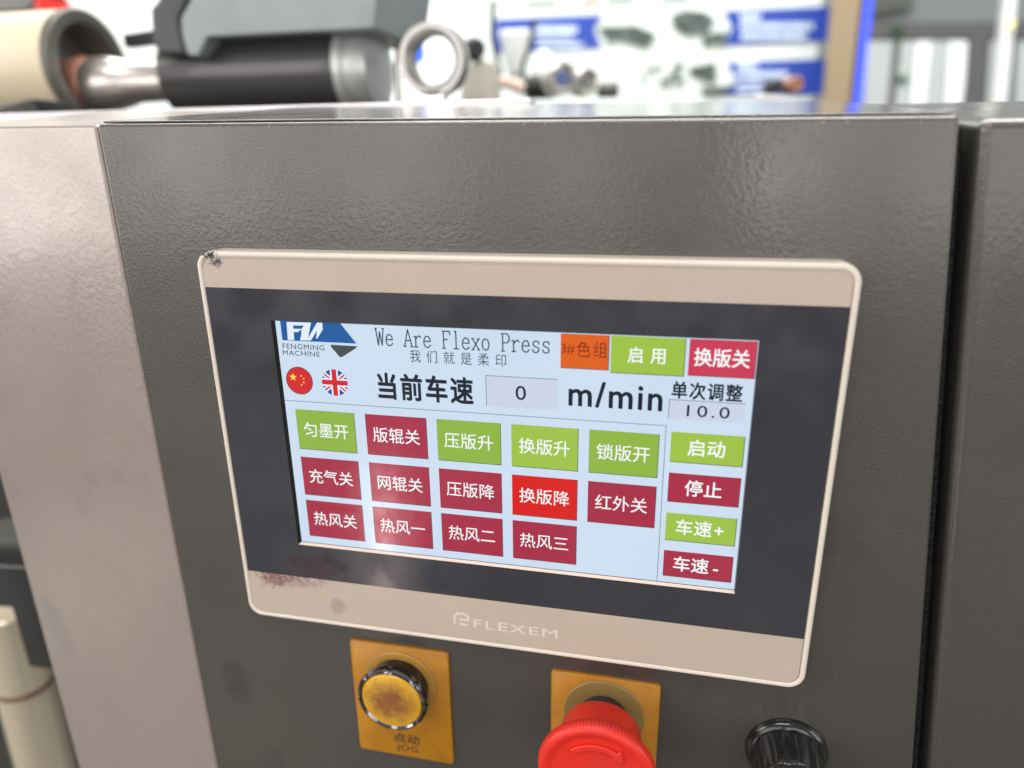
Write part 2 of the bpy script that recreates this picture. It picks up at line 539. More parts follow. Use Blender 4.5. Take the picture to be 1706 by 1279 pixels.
g = G().loft([rc(-xi, xi, ZB, ZT, YF + 0.0008), rc(-xi, xi, ZB, ZT, YF), rc(ox0, ox1, oz0, oz1, YF)])
g.build('display_mask', M['mask'], tp)
g = G()
g.add(rc(ox0, ox1, oz0, oz1, YF) + rc(ox0 + .0002, ox1 - .0002, oz0 + 0.0007, oz1 - .0001, -0.0061), [(0, 1, 5, 4)], 0)
g.add(rc(ox0, ox1, oz0, oz1, YF) + rc(ox0 + 0.0009, ox1 - .0002, oz0 + 0.0007, oz1 - .0001, -0.0061), [(1, 2, 6, 5), (2, 3, 7, 6), (3, 0, 4, 7)], 1)
g.build('opening_lip', [M['lip'], M['black']], tp)
# FLEXEM print on the lower strip
g = G()
fit(g, 'FLEXEM', -0.0110, 0.0197, -0.0632, -0.0597, -0.00703, bold=0.012, spacing=1.12)
x, z, s = -0.0182, -0.0632, 0.0052
stroke(g, [(x, z + s * .15), (x, z + s * .7), (x + s * .22, z + s), (x + s * .8, z + s), (x + s, z + s * .82), (x + s, z + s * .62)], 0.0009, -0.00703)
stroke(g, [(x + s * .42, z + s * .52), (x + s, z + s * .52)], 0.0009, -0.00703)
stroke(g, [(x + s * .42, z + s * .12), (x + s * .9, z + s * .12)], 0.0009, -0.00703)
g.build('brand_print', M['logo_print'], low)

# ---- the display itself
YS = -0.0060
E = {k: glow('pixels_' + k, c, v, st) for k, (c, v, st) in dict(
    back=((204, 222, 240), 0.06, 0), green=((143, 181, 66), 0.06, 0.0), lime=((160, 196, 72), 0.05, 0.12), red=((168, 44, 70), 0.07, 0),
    crimson=((205, 60, 88), 0.05, 0), bright=((222, 26, 22), 0.05, 0.25), orange=((224, 98, 28), 0.05, 0.1), white=((245, 248, 250), 0, 0),
    ink=((22, 32, 48), 0, 0), grey=((58, 70, 84), 0, 0), blue=((30, 92, 160), 0.05, 0), slate=((70, 78, 84), 0, 0), field=((205, 214, 234), 0.03, 0.08),
    line=((96, 112, 128), 0, 0), flag=((212, 36, 40), 0.12, 0), gold=((240, 214, 70), 0, 0), navy=((46, 66, 150), 0.1, 0), rim=((110, 70, 76), 0, 0),
    dkred=((130, 40, 22), 0, 0), hi=((228, 238, 250), 0, 0)).items()}
g = G()
flat(g, [(-0.0778, -0.0368), (0.0780, -0.0368), (0.0780, 0.0486), (-0.0778, 0.0486)], YS)
disp_back = g.build('display_border', M['black'], tp)
g = G()
X0, X1, Z0, Z1 = -0.0767, 0.0776, -0.0358, 0.0484
flat(g, [(X0, Z0), (X1, Z0), (X1, Z1), (X0, Z1)], YS - 0.00003)
disp = g.build('display', E['back'], tp)
L1, L2, L3 = YS - 0.00006, YS - 0.00009, YS - 0.00012

def button(x0, x1, z0, z1, colr, s, tw=None, th=0.0052, bold=0.004, dz=0.0, tcol='white', cw=None, dx=0, pre=''):
    x0, x1, z0, z1 = [v * mm for v in (x0, x1, z0, z1)]
    g = G()
    flat(g, [(x0, z0), (x1, z0), (x1, z1), (x0, z1)], L1, 0)
    e = 0.00022
    flat(g, [(x0, z0 - e), (x1 + e, z0 - e), (x1 + e, z0), (x0, z0)], L1, 2)
    flat(g, [(x1, z0), (x1 + e, z0), (x1 + e, z1), (x1, z1)], L1, 2)
    cx, cz = (x0 + x1) / 2 + dx * mm, (z0 + z1) / 2 + dz * mm
    n = len(s)
    tw = (tw * mm) if tw else 0.0057 * n
    chars(g, s, cx - tw / 2, cx + tw / 2, cz - th / 2, cz + th / 2, L2, 1, bold, cw)
    if pre:
        fit(g, pre, x0 + 0.0001, x0 + 0.0043, cz - th * .34, cz + th * .34, L2, 1)
    g.build('soft_button', [E[colr], E[tcol], E['slate']], disp)

cols = [(-73.1, -51.3), (-47.2, -25.4), (-21.7, 0.1), (3.8, 25.6), (29.2, 50.9)]
rows = [(2.1, 16.9), (-15.9, -1.1), (-32.8, -18.2)]
grid = [['匀墨开', '版辊关', '压版升', '换版升', '锁版开'], ['充气关', '网辊关', '压版降', '换版降', '红外关'], ['热风关', '热风一', '热风二', '热风三', None]]
for r_, (z0, z1) in enumerate(rows):
    for c_, (x0, x1) in enumerate(cols):
        s = grid[r_][c_]
        if not s: continue
        cc = ('lime' if c_ == 3 else 'green') if r_ == 0 else 'red'
        if s == '换版降': cc = 'bright'
        if s == '版辊关': cc = 'red'
        button(x0, x1, z0, z1, cc, s, 17.2, bold=0.005)
for (z0, z1), s, cc in zip([(8.1, 18.1), (-5.8, 4.2), (-19.7, -9.9), (-33.2, -23.7)], ['启动', '停止', '车速+', '车速-'], ['lime', 'red', 'lime', 'red']):
    button(54.6, 76.3, z0, z1, cc, s, 11.6 if len(s) == 2 else 17.5, bold=0.014, dx=0 if len(s) == 2 else 0.8)
button(19.8, 34.5, 37.0, 47.9, 'orange', '色组', 9.6, 0.0048, 0.0, 0.6, 'dkred', cw=4.5 * mm, dx=2.3, pre='3#')
button(35.2, 57.0, 36.3, 47.9, 'lime', '启用', 11.8, 0.0048, 0.014, cw=5.0 * mm)
button(58.3, 77.2, 36.7, 47.9, 'crimson', '换版关', 16.2, 0.0052, 0.016)

def label(name, parts, col='ink'):
    g = G()
    for p in parts: p(g)
    return g.build(name, E[col], disp)
# headline in thin serif letters, drawn with strokes
def serif_line(g, s, x0, x1, z0, h):
    cell = (x1 - x0) / len(s)
    S = {
        'W': [[(0, 1), (.25, 0), (.5, .8), (.75, 0), (1, 1)], [(-.08, 1), (.12, 1)], [(.88, 1), (1.08, 1)]],
        'A': [[(0, 0), (.5, 1), (1, 0)], [(.2, .36), (.8, .36)], [(-.1, 0), (.2, 0)], [(.8, 0), (1.1, 0)]],
        'F': [[(.15, 0), (.15, 1)], [(0, 1), (.95, 1), (.98, .8)], [(.15, .52), (.65, .52)], [(0, 0), (.35, 0)]],
        'P': [[(.15, 0), (.15, 1)], [(0, 1), (.7, 1), (.95, .86), (.95, .62), (.7, .48), (.15, .48)], [(0, 0), (.35, 0)]],
        'l': [[(.3, 1.0), (.5, 1.03), (.5, 0)], [(.2, 0), (.8, 0)]],
        'e': [[(.08, .36), (.9, .36), (.88, .5), (.7, .64), (.38, .66), (.12, .5), (.06, .3), (.14, .1), (.4, 0), (.7, .02), (.92, .14)]],
        'r': [[(.25, 0), (.25, .62)], [(.05, .62), (.25, .62)], [(.25, .42), (.5, .62), (.8, .66), (.92, .56)], [(.05, 0), (.5, 0)]],
        'x': [[(.1, .64), (.9, 0)], [(.9, .64), (.1, 0)], [(0, .64), (.25, .64)], [(.75, .64), (1, .64)], [(0, 0), (.25, 0)], [(.75, 0), (1, 0)]],
        'o': [[(.5, .66), (.2, .58), (.06, .33), (.2, .07), (.5, 0), (.8, .07), (.94, .33), (.8, .58), (.5, .66)]],
        's': [[(.85, .5), (.8, .62), (.5, .66), (.2, .6), (.15, .46), (.3, .37), (.7, .3), (.88, .18), (.75, .04), (.45, 0), (.18, .05), (.1, .18)]]}
    for i, ch in enumerate(s):
        for k, st in enumerate(S.get(ch, [])):
            cw_ = cell * 0.80
            stroke(g, [(x0 + cell * i + px * cw_, z0 + pz * h) for px, pz in st], 0.00042, L1 - 0.00001 * (k + 1))
label('headline_text', [lambda g: serif_line(g, 'We Are Flexo Press', -0.0409, 0.0172, 0.0414, 0.0056)], 'grey')
label('headline_text', [lambda g: chars(g, '我们就是柔印', -0.0298, 0.0028, 0.0362, 0.0402, L1, cw=0.0040)], 'grey')
label('speed_caption', [lambda g: chars(g, '当前车速', -0.0424, -0.0085, 0.0229, 0.0314, L1, bold=0.028, cw=0.0080)])
label('unit_text', [lambda g: fit(g, 'm/min', 0.0226, 0.0512, 0.0246, 0.0328, L1, bold=0.022, spacing=1.12)])
label('adjust_caption', [lambda g: chars(g, '单次调整', 0.0537, 0.0746, 0.0291, 0.0342, L1, bold=0.022, cw=0.0050)])
def field(x0, x1, z0, z1, s, tx0, tx1, tz0, tz1, sp_=1.0):
    g = G()
    flat(g, [(x0, z0), (x1, z0), (x1, z1), (x0, z1)], L1, 0)
    flat(g, [(x0, z1 - 0.0002), (x1, z1 - 0.0002), (x1, z1), (x0, z1)], L2, 2)
    flat(g, [(x0, z0), (x0 + 0.0002, z0), (x0 + 0.0002, z1), (x0, z1)], L2 - 1e-5, 2)
    fit(g, s, tx0, tx1, tz0, tz1, L3, 1, 0.006, sp_)
    g.build('value_field', [E['field'], E['ink'], E['line']], disp)
field(-0.0044, 0.0190, 0.0226, 0.0331, '0', 0.0054, 0.0088, 0.0254, 0.0302)
field(0.0533, 0.0757, 0.0223, 0.0287, '10.0', 0.0588, 0.0713, 0.0235, 0.0272, 1.25)
g = G()
flat(g, [(X0, 0.0198), (0.0530, 0.0198), (0.0530, 0.0200), (X0, 0.0200)], L1)
flat(g, [(0.0528, Z0), (0.0530, Z0), (0.0530, 0.0198), (0.0528, 0.0198)], L1)
g.build('divider_line', E['line'], disp)
# company logo
def lg(X, Y): return ((-74.9 + (X - 110 - (Y - 92) * .115) * .0520) * mm, (48.55 - ((Y - 92) - (X - 110) * .045) * .0535) * mm)
g = G()
P_ = lambda pts, y, m: flat(g, [lg(*p) for p in pts], y, m)
P_([(112, 97), (528, 114), (645, 247), (127, 224)], L1, 0)
P_([(158, 106), (300, 111), (294, 131), (204, 129), (206, 150), (262, 152), (238, 172), (208, 172), (212, 224), (166, 222)], L2, 1)
P_([(262, 152), (300, 111), (308, 152), (298, 226), (252, 225), (262, 190)], L2 - 1e-6, 1)
P_([(300, 111), (330, 112), (318, 170), (306, 226), (282, 226)], L2 - 2e-6, 1)
P_([(300, 226), (372, 112), (408, 114), (412, 156), (374, 214), (366, 214), (372, 160), (330, 226)], L2 - 4e-6, 1)
P_([(468, 254), (652, 264), (640, 278), (548, 334), (532, 334), (470, 268)], L1 - 1e-6, 2)
fit(g, 'FENGMING', -0.0750, -0.0597, 0.0386, 0.0404, L1, 3, 0.004, 1.1)
fit(g, 'MACHINE', -0.0752, -0.0616, 0.0363, 0.0381, L1, 3, 0.004, 1.1)
g.build('company_logo', [E['blue'], E['hi'], E['slate'], E['slate']], disp)
# flags
def disc(r, cx, cz, n=40): return [(cx + r * math.cos(2 * math.pi * i / n), cz + r * math.sin(2 * math.pi * i / n)) for i in range(n)]
def star(cx, cz, r, rot=0): return [(cx + (r if k % 2 == 0 else r * .42) * math.sin(rot + k * math.pi / 5), cz + (r if k % 2 == 0 else r * .42) * math.cos(rot + k * math.pi / 5)) for k in range(10)]
g = G()
cx, cz = -0.0702, 0.0274
flat(g, disc(0.0050, cx, cz), L1, 2)
flat(g, disc(0.00465, cx, cz), L2, 0)
flat(g, star(cx - 0.0022, cz + 0.0012, 0.0015), L3, 1)
for dx, dz, rt in ((0.0009, 0.0018, .3), (0.0017, 0.0008, .6), (0.0016, -0.0005, 0), (0.0007, -0.0014, .3)):
    flat(g, star(cx + dx, cz + dz, 0.00045, rt), L3, 1)
g.build('flag_icon', [E['flag'], E['gold'], E['rim']], disp)
g = G()
cx, cz, r = -0.0571, 0.0275, 0.0047
D = disc(r, cx, cz)
flat(g, D, L1, 0)
def bar(a, wd, y, m):
    c, s_ = math.cos(a), math.sin(a)
    q = [(cx + c * u - s_ * v, cz + s_ * u + c * v) for u, v in ((-.006, -wd), (.006, -wd), (.006, wd), (-.006, wd))]
    flat(g, clip(q, D), y, m)
for a in (R(38), R(-38)): bar(a, 0.00085, L2 - (1e-6 if a > 0 else 0), 1)
for a in (R(38), R(-38)): bar(a, 0.00028, L2 - 4e-6 - (1e-6 if a > 0 else 0), 2)
for a in (0, R(90)): bar(a, 0.00145, L2 - 8e-6 - (1e-6 if a > 0 else 0), 1)
for a in (0, R(90)): bar(a, 0.00085, L2 - 12e-6 - (1e-6 if a > 0 else 0), 2)
g.build('flag_icon', [E['navy'], E['hi'], E['flag']], disp)

# ================================================================== BUTTONS
def plate(root, x0, x1, z0, z1):
    g = G()
    c0, c1, c2 = rrect(x0, x1, z0, z1, 0.0016, 0), rrect(x0, x1, z0, z1, 0.0016, -0.0011), rrect(x0 + .0003, x1 - .0003, z0 + .0003, z1 - .0003, 0.0014, -0.0014)
    g.loft([c0, c1, c2], 0, False, True)
    return g.build('legend_plate', M['yellow_plate'], root, smooth=True, sharp=50)
M['cap_yellow'] = mat('yellow_cap', (0.72, 0.40, 0.02), 0.3)
_n = N(M['cap_yellow'])
_k = _n.math('MULTIPLY', _n.math('POWER', _n.near((0, -0.0110, 0), 0.0150, (1, 0.3, 1.1)), 0.5), _n.math('ADD', _n.noise(230, 5, 0.7, dist=.5), 0.35))
_n.set('Base Color', _n.mix(_n.ramp(_k, [(0.30, (0,) * 3), (0.75, (1.0,) * 3)]), (0.72, 0.40, 0.02), (0.24, 0.09, 0.03)))
BX, BZ = -0.0436, -0.0985
pb = thing('push_button', (BX, 0, BZ), 'grimy yellow push button in dark ring on orange-yellow plate under the touch panel', 'push button')
pl = plate(pb, -0.0641, -0.0234, -0.1360, -0.0813)
g = G()
fit(g, '点动', BX - 0.0050, BX + 0.0062, -0.1288, -0.1240, -0.00143, bold=0.02, spacing=1.1)
fit(g, 'JOG', BX - 0.0040, BX + 0.0052, -0.1336, -0.1300, -0.00143, bold=0.02, spacing=1.1)
g.build('legend_print', M['ink'], pl)
AX = (0, -1, 0)
c = (BX, 0, BZ)
G().rev(c, AX, [(0.0012, 0.0150), (0.0020, 0.0150), (0.0023, 0.0145), (0.0023, 0.0100)], 64, cap0=False, cap1=False).build('washer', mat('dusty_clear_washer', (0.40, 0.22, 0.04), 0.3), pb, smooth=True)
G().rev(c, AX, [(0.0014, 0.0118), (0.0080, 0.0114), (0.0082, 0.0105)], 64).build('stem', M['black'], pb, smooth=True)
# ring with gripping notches
def notch(t, d):
    return 0.965 if (int(t * 24 * 2) % 6 == 0 and 0.0085 < d < 0.0118) else 1.0
G().rev(c, AX, [(0.0078, 0.0105), (0.0080, 0.0132), (0.0088, 0.0141), (0.0108, 0.0141), (0.0116, 0.0136), (0.0118, 0.0129), (0.0112, 0.0122)], 96, cap1=False, rad=notch).build('ring', mat('dark_ring', (0.22, 0.22, 0.25), 0.12, 1.0), pb, smooth=True)
G().rev(c, AX, [(0.0100, 0.0122), (0.0112, 0.0121), (0.0118, 0.0116), (0.0121, 0.0100), (0.0122, 0.0060), (0.0122, 0.0006)], 64).build('button_cap', M['cap_yellow'], pb, smooth=True)

EX, EZ = 0.0365, -0.0985
es = thing('emergency_stop', (EX, 0, EZ), 'red mushroom emergency stop on orange-yellow plate, cut by the bottom picture edge', 'emergency stop')
plate(es, 0.0166, 0.0566, -0.1360, -0.0823)
c = (EX, 0, EZ)
G().rev(c, AX, [(0.0012, 0.0150), (0.0018, 0.0150), (0.0021, 0.0146), (0.0021, 0.0080)], 64, cap0=False, cap1=False).build('washer', mat('dusty_grey_washer', (0.27, 0.185, 0.06), 0.35), es, smooth=True)
G().rev(c, AX, [(0.0014, 0.0088), (0.0120, 0.0086)], 48).build('stem', mat('scuffed_dark_metal', (0.07, 0.07, 0.085), 0.35, 0.6), es, smooth=True)
NR = 96 * 4
def ribs(t, d):
    return 1.0 + (0.012 * (1 if int(t * NR) % 4 < 2 else -1) if 0.0215 < d < 0.0272 else 0)
g = G().rev(c, AX, [(0.0100, 0.0128), (0.0104, 0.0138), (0.0112, 0.0142), (0.0180, 0.0146), (0.0205, 0.0153), (0.0222, 0.0166), (0.0240, 0.0185), (0.0255, 0.0196), (0.0270, 0.0200),
                    (0.0284, 0.0199), (0.0294, 0.0192), (0.0298, 0.0180), (0.0296, 0.0168), (0.0289, 0.0158), (0.0287, 0.0140), (0.0287, 0.0005)], NR, rad=ribs)
head = g.build('mushroom_head', M['red'], es, smooth=True, sharp=60)
# raised turning arrows
for a0 in (0, 180):
    g = G()
    yb, yt = -0.0286, -0.0299
    arc_o = [(EX + 0.0128 * math.cos(R(a)), EZ + 0.0128 * math.sin(R(a))) for a in [a0 + 135 - k * 6 for k in range(14)]]
    arc_i = [(EX + 0.0106 * math.cos(R(a)), EZ + 0.0106 * math.sin(R(a))) for a in [a0 + 135 - k * 6 for k in range(14)]]
    e = R(a0 + 135 - 78)
    tipa = R(a0 + 135 - 98)
    pts = arc_o + [(EX + 0.0146 * math.cos(e), EZ + 0.0146 * math.sin(e)), (EX + 0.0117 * math.cos(tipa), EZ + 0.0117 * math.sin(tipa)), (EX + 0.0090 * math.cos(e), EZ + 0.0090 * math.sin(e))] + arc_i[::-1]
    g.prism([Vector((p[0], yt, p[1])) for p in pts], [Vector((p[0], yb, p[1])) for p in pts])
    g.build('turn_arrow', M['red'], head, bevel=0.0004, seg=2)

KX, KZ = 0.1014, -0.1035
kn = thing('rotary_knob', (KX, 0, KZ), 'glossy black fluted rotary knob at the bottom right of the cabinet', 'knob')
c = (KX, 0, KZ)
G().rev(c, AX, [(0.0, 0.0140), (0.0012, 0.0140), (0.0024, 0.0133), (0.0032, 0.0120), (0.0034, 0.010)], 72).build('skirt', M['black'], kn, smooth=True)
def lobes(t, d):
    return 1.0 + 0.035 * math.cos(t * 2 * math.pi * 10) if d > 0.0036 else 1.0
G().rev(c, AX, [(0.0034, 0.0116), (0.0040, 0.0118), (0.0150, 0.0106), (0.0158, 0.0103), (0.0162, 0.0096), (0.0162, 0.0086), (0.0156, 0.0080)], 120, cap1=False, rad=lobes).build('grip', M['black'], kn, smooth=True)
cp = G().rev(c, AX, [(0.0150, 0.0086), (0.0160, 0.0080), (0.0163, 0.0060), (0.0163, 0.0004)], 48).build('cap', mat('grey_cap', (0.05, 0.05, 0.048), 0.3), kn, smooth=True)
G().box((KX - 0.0004, -0.0166, KZ), (KX + 0.0004, -0.0163, KZ + 0.0075)).build('pointer_line', mat('pale_line', (0.7, 0.7, 0.6), 0.4), cp)
# tiny crumb and scratches on the cabinet
exec_bg = True
# ================================================================== MACHINE BEHIND
# lower left: machine interior
fr = thing('press_machine', (-0.45, 0.45, -1.05), 'black machine frame seen through the opening left of the cabinet', 'machine')
g = G().box((-0.95, 0.30, -1.05), (-0.20, 0.33, 0.105)).box((-0.95, 0.33, 0.05), (1.2, 0.75, 0.105))
g.build('frame_plate', M['dark_int'], fr)
a = at(-6, 895, 0.10); b = at(100, 912, 0.10)
g = G()
BP = [(-60, 938), (48, 945), (98, 1117), (47, 1112), (18, 1014), (-60, 1008)]
g.prism([at(a_, b_, .09) for a_, b_ in BP],
        [at(a_, b_, .09) + Vector((0, .03, 0)) for a_, b_ in BP])
g.build('roller_bracket', M['black'], fr, bevel=0.002)
f0 = [at(a_, b_, .11) for a_, b_ in ((-60, 898), (44, 904), (52, 934), (-60, 932))]
G().prism(f0, [p + Vector((0, .03, 0)) for p in f0]).build('bracket_block', mat('olive_block', (0.06, 0.06, 0.05), 0.5), fr, bevel=.001)
f0 = [at(a_, b_, .16) for a_, b_ in ((-80, 1030), (-4, 1036), (6, 1130), (40, 1290), (-80, 1300))]
G().prism(f0, [p + Vector((0, .05, 0)) for p in f0]).build('lower_bracket', M['black'], fr, bevel=.003)
G().rev(at(70, 1000, .088), AX, [(0, .006), (.003, .006), (.003, .0035)], 6).build('bolt', M['dark_int'], fr)
for q in range(3):
    cb = thing('cable', at(10, 1200, .2), ('black cable nearest the cream roller', 'middle black cable at the lower left corner', 'black cable lowest at the left corner')[q], 'cable', 'cables beside the cream roller')
    G().tube([at(-30, 1120 + 30 * q, .2), at(5 + 6 * q, 1165 + 30 * q, .19), at(24 - 4 * q, 1210 + 24 * q, .2), at(26, 1300, .2)], .004, 10).build('cable_jacket', M['rubber'], cb, smooth=True)
cream = mat('cream_enamel', (0.72, 0.62, 0.44), 0.35)
_n = N(cream); _n.set('Base Color', _n.mix(_n.noise(12, 3), (0.76, 0.66, 0.48), (0.62, 0.52, 0.36)))
brass = mat('satin_brass', (0.66, 0.58, 0.44), 0.3, 0.4)
gr = thing('guide_roller', at(60, 1160, 0.13), 'pale brass tube roller behind the left edge of the cabinet at the bottom', 'roller')
p0, p1 = at(10, 1012, 0.14), at(108, 1400, 0.14)
ax = (p1 - p0)
L = ax.length
rr = 42 * scl(50, 1150, 0.14)
G().rev(p0, ax, [(0, rr * .9), (0.002, rr), (L * 0.28, rr), (L * 0.283, rr * .95), (L * .293, rr * .95), (L * .296, rr), (L, rr)], 48).build('tube', brass, gr, smooth=True)
G().rev(p0 + ax * 0.285, ax, [(-.001, rr * 1.02), (0.0, rr * 1.05), (0.002, rr * 1.05), (0.003, rr * 1.02)], 48).build('collar', mat('copper_collar', (0.24, 0.13, 0.09), 0.35, 0.7), gr, smooth=True)

rs = tag(G().box((-0.42, 0.152, 0.110), (-0.020, 0.166, 0.1250)).build('steel_rail', mat('pale_steel', (0.72, 0.70, 0.72), 0.3, 0.3), bevel=0.0008), 'pale steel rail lying along the back edge of the cabinet top under the drum', 'rail')
# upper left: the unwinding shaft
YR = 0.36
def pxl(px, py): return at(px, py, YR)
k = scl(300, 120, YR)
ush = thing('winding_shaft', pxl(300, 200), 'chrome and copper winding shaft with black motor drum behind the cabinet top', 'machine shaft')
ctr = pxl(150, 112)
R0 = 88 * scl(150, 112, YR)
rl = thing('paper_roll_core', ctr, 'thick cream roll with grey rim at the upper left', 'roll')
grey_rim = mat('grey_olive_rim', (0.10, 0.10, 0.082), 0.45)
G().rev(ctr, (-1, 0, 0), [(0.0015, R0 * .985), (0.4, R0 * .985)], 72, cap0=False).build('tube', cream, rl, smooth=True)
G().rev(ctr, (-1, 0, 0), [(0.03, R0 * .74), (-0.001, R0 * .76), (-0.002, R0 * .80), (-0.002, R0 * .97), (-0.0005, R0 * 1.0), (0.006, R0 * 1.0)], 72, cap0=False, cap1=False).build('rim', grey_rim, rl, smooth=True)
G().rev(ctr, (-1, 0, 0), [(0.03, R0 * .74), (0.03, 0.001)], 48, cap0=False).build('end_disc', mat('brushed_disc', (0.40, 0.37, 0.35), 0.3, 0.8), rl, smooth=True)
# shaft towards +x
copper = mat('copper_sleeve', (0.70, 0.33, 0.25), 0.3, 0.7)
x0 = ctr.x - 0.02
xs = lambda px: at(px, 140, YR).x
zc = at(230, 138, YR).z
cc = Vector((0, YR, zc))
def along(name, prof, m, parent, z=None):
    return G().rev((0, YR, zc if z is None else z), (1, 0, 0), prof, 64).build(name, m, parent, smooth=True)
along('copper_sleeve', [(xs(105), 40 * k), (xs(150), 46 * k), (xs(158), 42 * k)], copper, ush)
along('chuck', [(xs(156), 41 * k), (xs(172), 44 * k), (xs(190), 43 * k), (xs(215), 37 * k), (xs(222), 32 * k), (xs(300), 30 * k), (xs(310), 30 * k)], mat('satin_chuck', (0.6, 0.55, 0.52), 0.3, 0.9), ush)
zb = at(450, 122, YR).z
drum = mat('black_drum', (0.05, 0.048, 0.048), 0.28, 0.2, 0.4)
along('drum', [(xs(302), 58 * k), (xs(306), 64 * k), (xs(338), 66 * k), (xs(584), 66 * k)], drum, ush, zb)
along('drum_end', [(xs(584), 66 * k), (xs(587), 69 * k), (xs(598), 69 * k), (xs(600), 64 * k), (xs(622), 64 * k), (xs(634), 58 * k), (xs(640), 30 * k)], mat('satin_flange', (0.5, 0.51, 0.5), 0.35, 0.5), ush, zb)
# chamfered grey block above
blk = thing('bearing_block', pxl(450, 60), 'pale grey cast metal block over the black drum', 'machine block')
def poly(px, y): return [at(a, b, y) for a, b in px]
gy = mat('grey_cast_metal', (0.27, 0.30, 0.30), 0.42, 0.1)
_n = N(gy); _n.set('Base Color', _n.mix(_n.noise(30, 3), (0.22, 0.25, 0.25), (0.33, 0.37, 0.37)))
yb = YR - 0.045
fp = [(300, 30), (322, -10), (322, -90), (640, -90), (622, 48), (345, 62), (330, 94), (312, 92), (303, 60)]
f0 = poly(fp, yb)
g = G().prism(f0, [p + Vector((0, 0.11, 0)) for p in f0])
g.build('block_body', gy, blk, bevel=0.002)
sd = [(248, 12), (262, 0), (262, -90), (318, -90), (318, -12), (298, 32), (303, 62), (312, 92), (265, 92), (252, 72)]
f0 = poly(sd, yb + 0.003)
G().prism(f0, [p + Vector((0, 0.09, 0)) for p in f0]).build('side_cheek', mat('dark_graphite', (0.05, 0.05, 0.058), 0.45), blk, bevel=0.004)
f0 = poly([(205, 58), (255, 50), (255, 72), (208, 78)], YR + 0.02)
G().prism(f0, [p + Vector((0, 0.01, 0)) for p in f0]).build('lever', M['dark_int'], blk)

# steel eye on its stand
ey = thing('steel_ring_mount', at(722, 185, 0.32), 'bright polished steel ring on a short stand right of the black drum', 'ring mount')
ec = at(722, 100, 0.32)
k2 = scl(722, 100, 0.32)
G().rev(ec + Vector((0, 0.012, 0)), AX, [(0, 40 * k2), (0, 56 * k2), (0.004, 58 * k2), (0.014, 58 * k2), (0.018, 56 * k2), (0.018, 46 * k2), (0.014, 39 * k2), (0, 39 * k2)], 64, cap0=False, cap1=False).build('ring', mat('satin_ring', (0.42, 0.41, 0.39), 0.32, 0.7), ey, smooth=True)
G().box(tuple(at(700, 190, 0.32) + Vector((0, -.006, -0.01))), tuple(at(742, 150, 0.32) + Vector((0, .006, 0)))).build('foot', M['steel'], ey, bevel=0.001)
G().box(tuple(at(655, 192, 0.32) + Vector((0, -.02, -0.01))), tuple(at(768, 172, 0.32) + Vector((0, .02, 0)))).build('base_block', mat('light_metal', (0.6, 0.58, 0.55), 0.35, 0.5), ey, bevel=0.001)
for px in (640, 662):
    t = thing('guide_rod', at(px, 120, 0.42), 'thin bronze vertical rod %s behind the drum end' % ('nearer the drum' if px == 640 else 'nearer the steel ring'), 'rod')
    G().tube([at(px, 105, 0.42), at(px + 2, -60, 0.42)], 4.5 * scl(px, 50, .42), 12).build('rod', mat('bronze', (0.42, 0.28, 0.18), 0.3, 0.8), t, smooth=True)
    G().rev(at(px, 105, 0.42), (0, 0, -1), [(0, 7 * scl(px, 50, .42)), (.3, 7 * scl(px, 50, .42))], 16).build('socket', M['steel'], t, smooth=True)
il = thing('indicator_lamp', at(688, 20, 0.55), 'lit blue indicator strip above the steel ring', 'lamp')
f0 = poly([(677, -40), (699, -40), (698, 34), (692, 42), (680, 40), (677, 30)], 0.55)
G().prism(f0, [p + Vector((0, .01, 0)) for p in f0]).build('lens', mat('blue_led', (0.02, 0.1, 0.5), 0.3, emit=(0.05, 0.42, 1.0), es=2.5), il)
f0 = poly([(673, -45), (703, -45), (702, 46), (673, 46)], 0.562)
G().prism(f0, [p + Vector((0, .01, 0)) for p in f0]).build('holder', M['chrome'], il)
f0 = poly([(684, 80), (700, 74), (702, 92), (694, 104), (684, 100)], 0.55)
il2 = thing('indicator_lamp', at(690, 90, 0.55), 'small lit blue light seen through the steel ring', 'lamp')
G().prism(f0, [p + Vector((0, .01, 0)) for p in f0]).build('lens', mat('blue_led_dim', (0.02, 0.05, 0.5), 0.3, emit=(0.03, 0.14, 1.0), es=1.6), il2)
# dark corner gear at the very left
ct = thing('camera_housing', at(20, 0, 0.6), 'black housing with a red edge at the top left corner', 'machine housing')
f0 = poly([(-60, -40), (58, -40), (56, 12), (40, 20), (-60, 22)], 0.6)
G().prism(f0, [p + Vector((0, .05, 0)) for p in f0]).build('housing', M['black'], ct, bevel=0.003)
f0 = poly([(58, -10), (61, -10), (70, 20), (58, 18)], 0.6)
G().prism(f0, [p + Vector((0, .05, 0)) for p in f0]).build('red_edge', M['red'], ct)
wg = thing('black_wedge', at(30, 190, 0.22), 'small black wedge on the cabinet top at the far left', 'bracket')
f0 = poly([(-20, 190), (-20, 182), (52, 164), (70, 196)], 0.24)
G().prism(f0, [p + Vector((0, .03, 0)) for p in f0]).build('wedge_body', M['black'], wg, bevel=0.001)

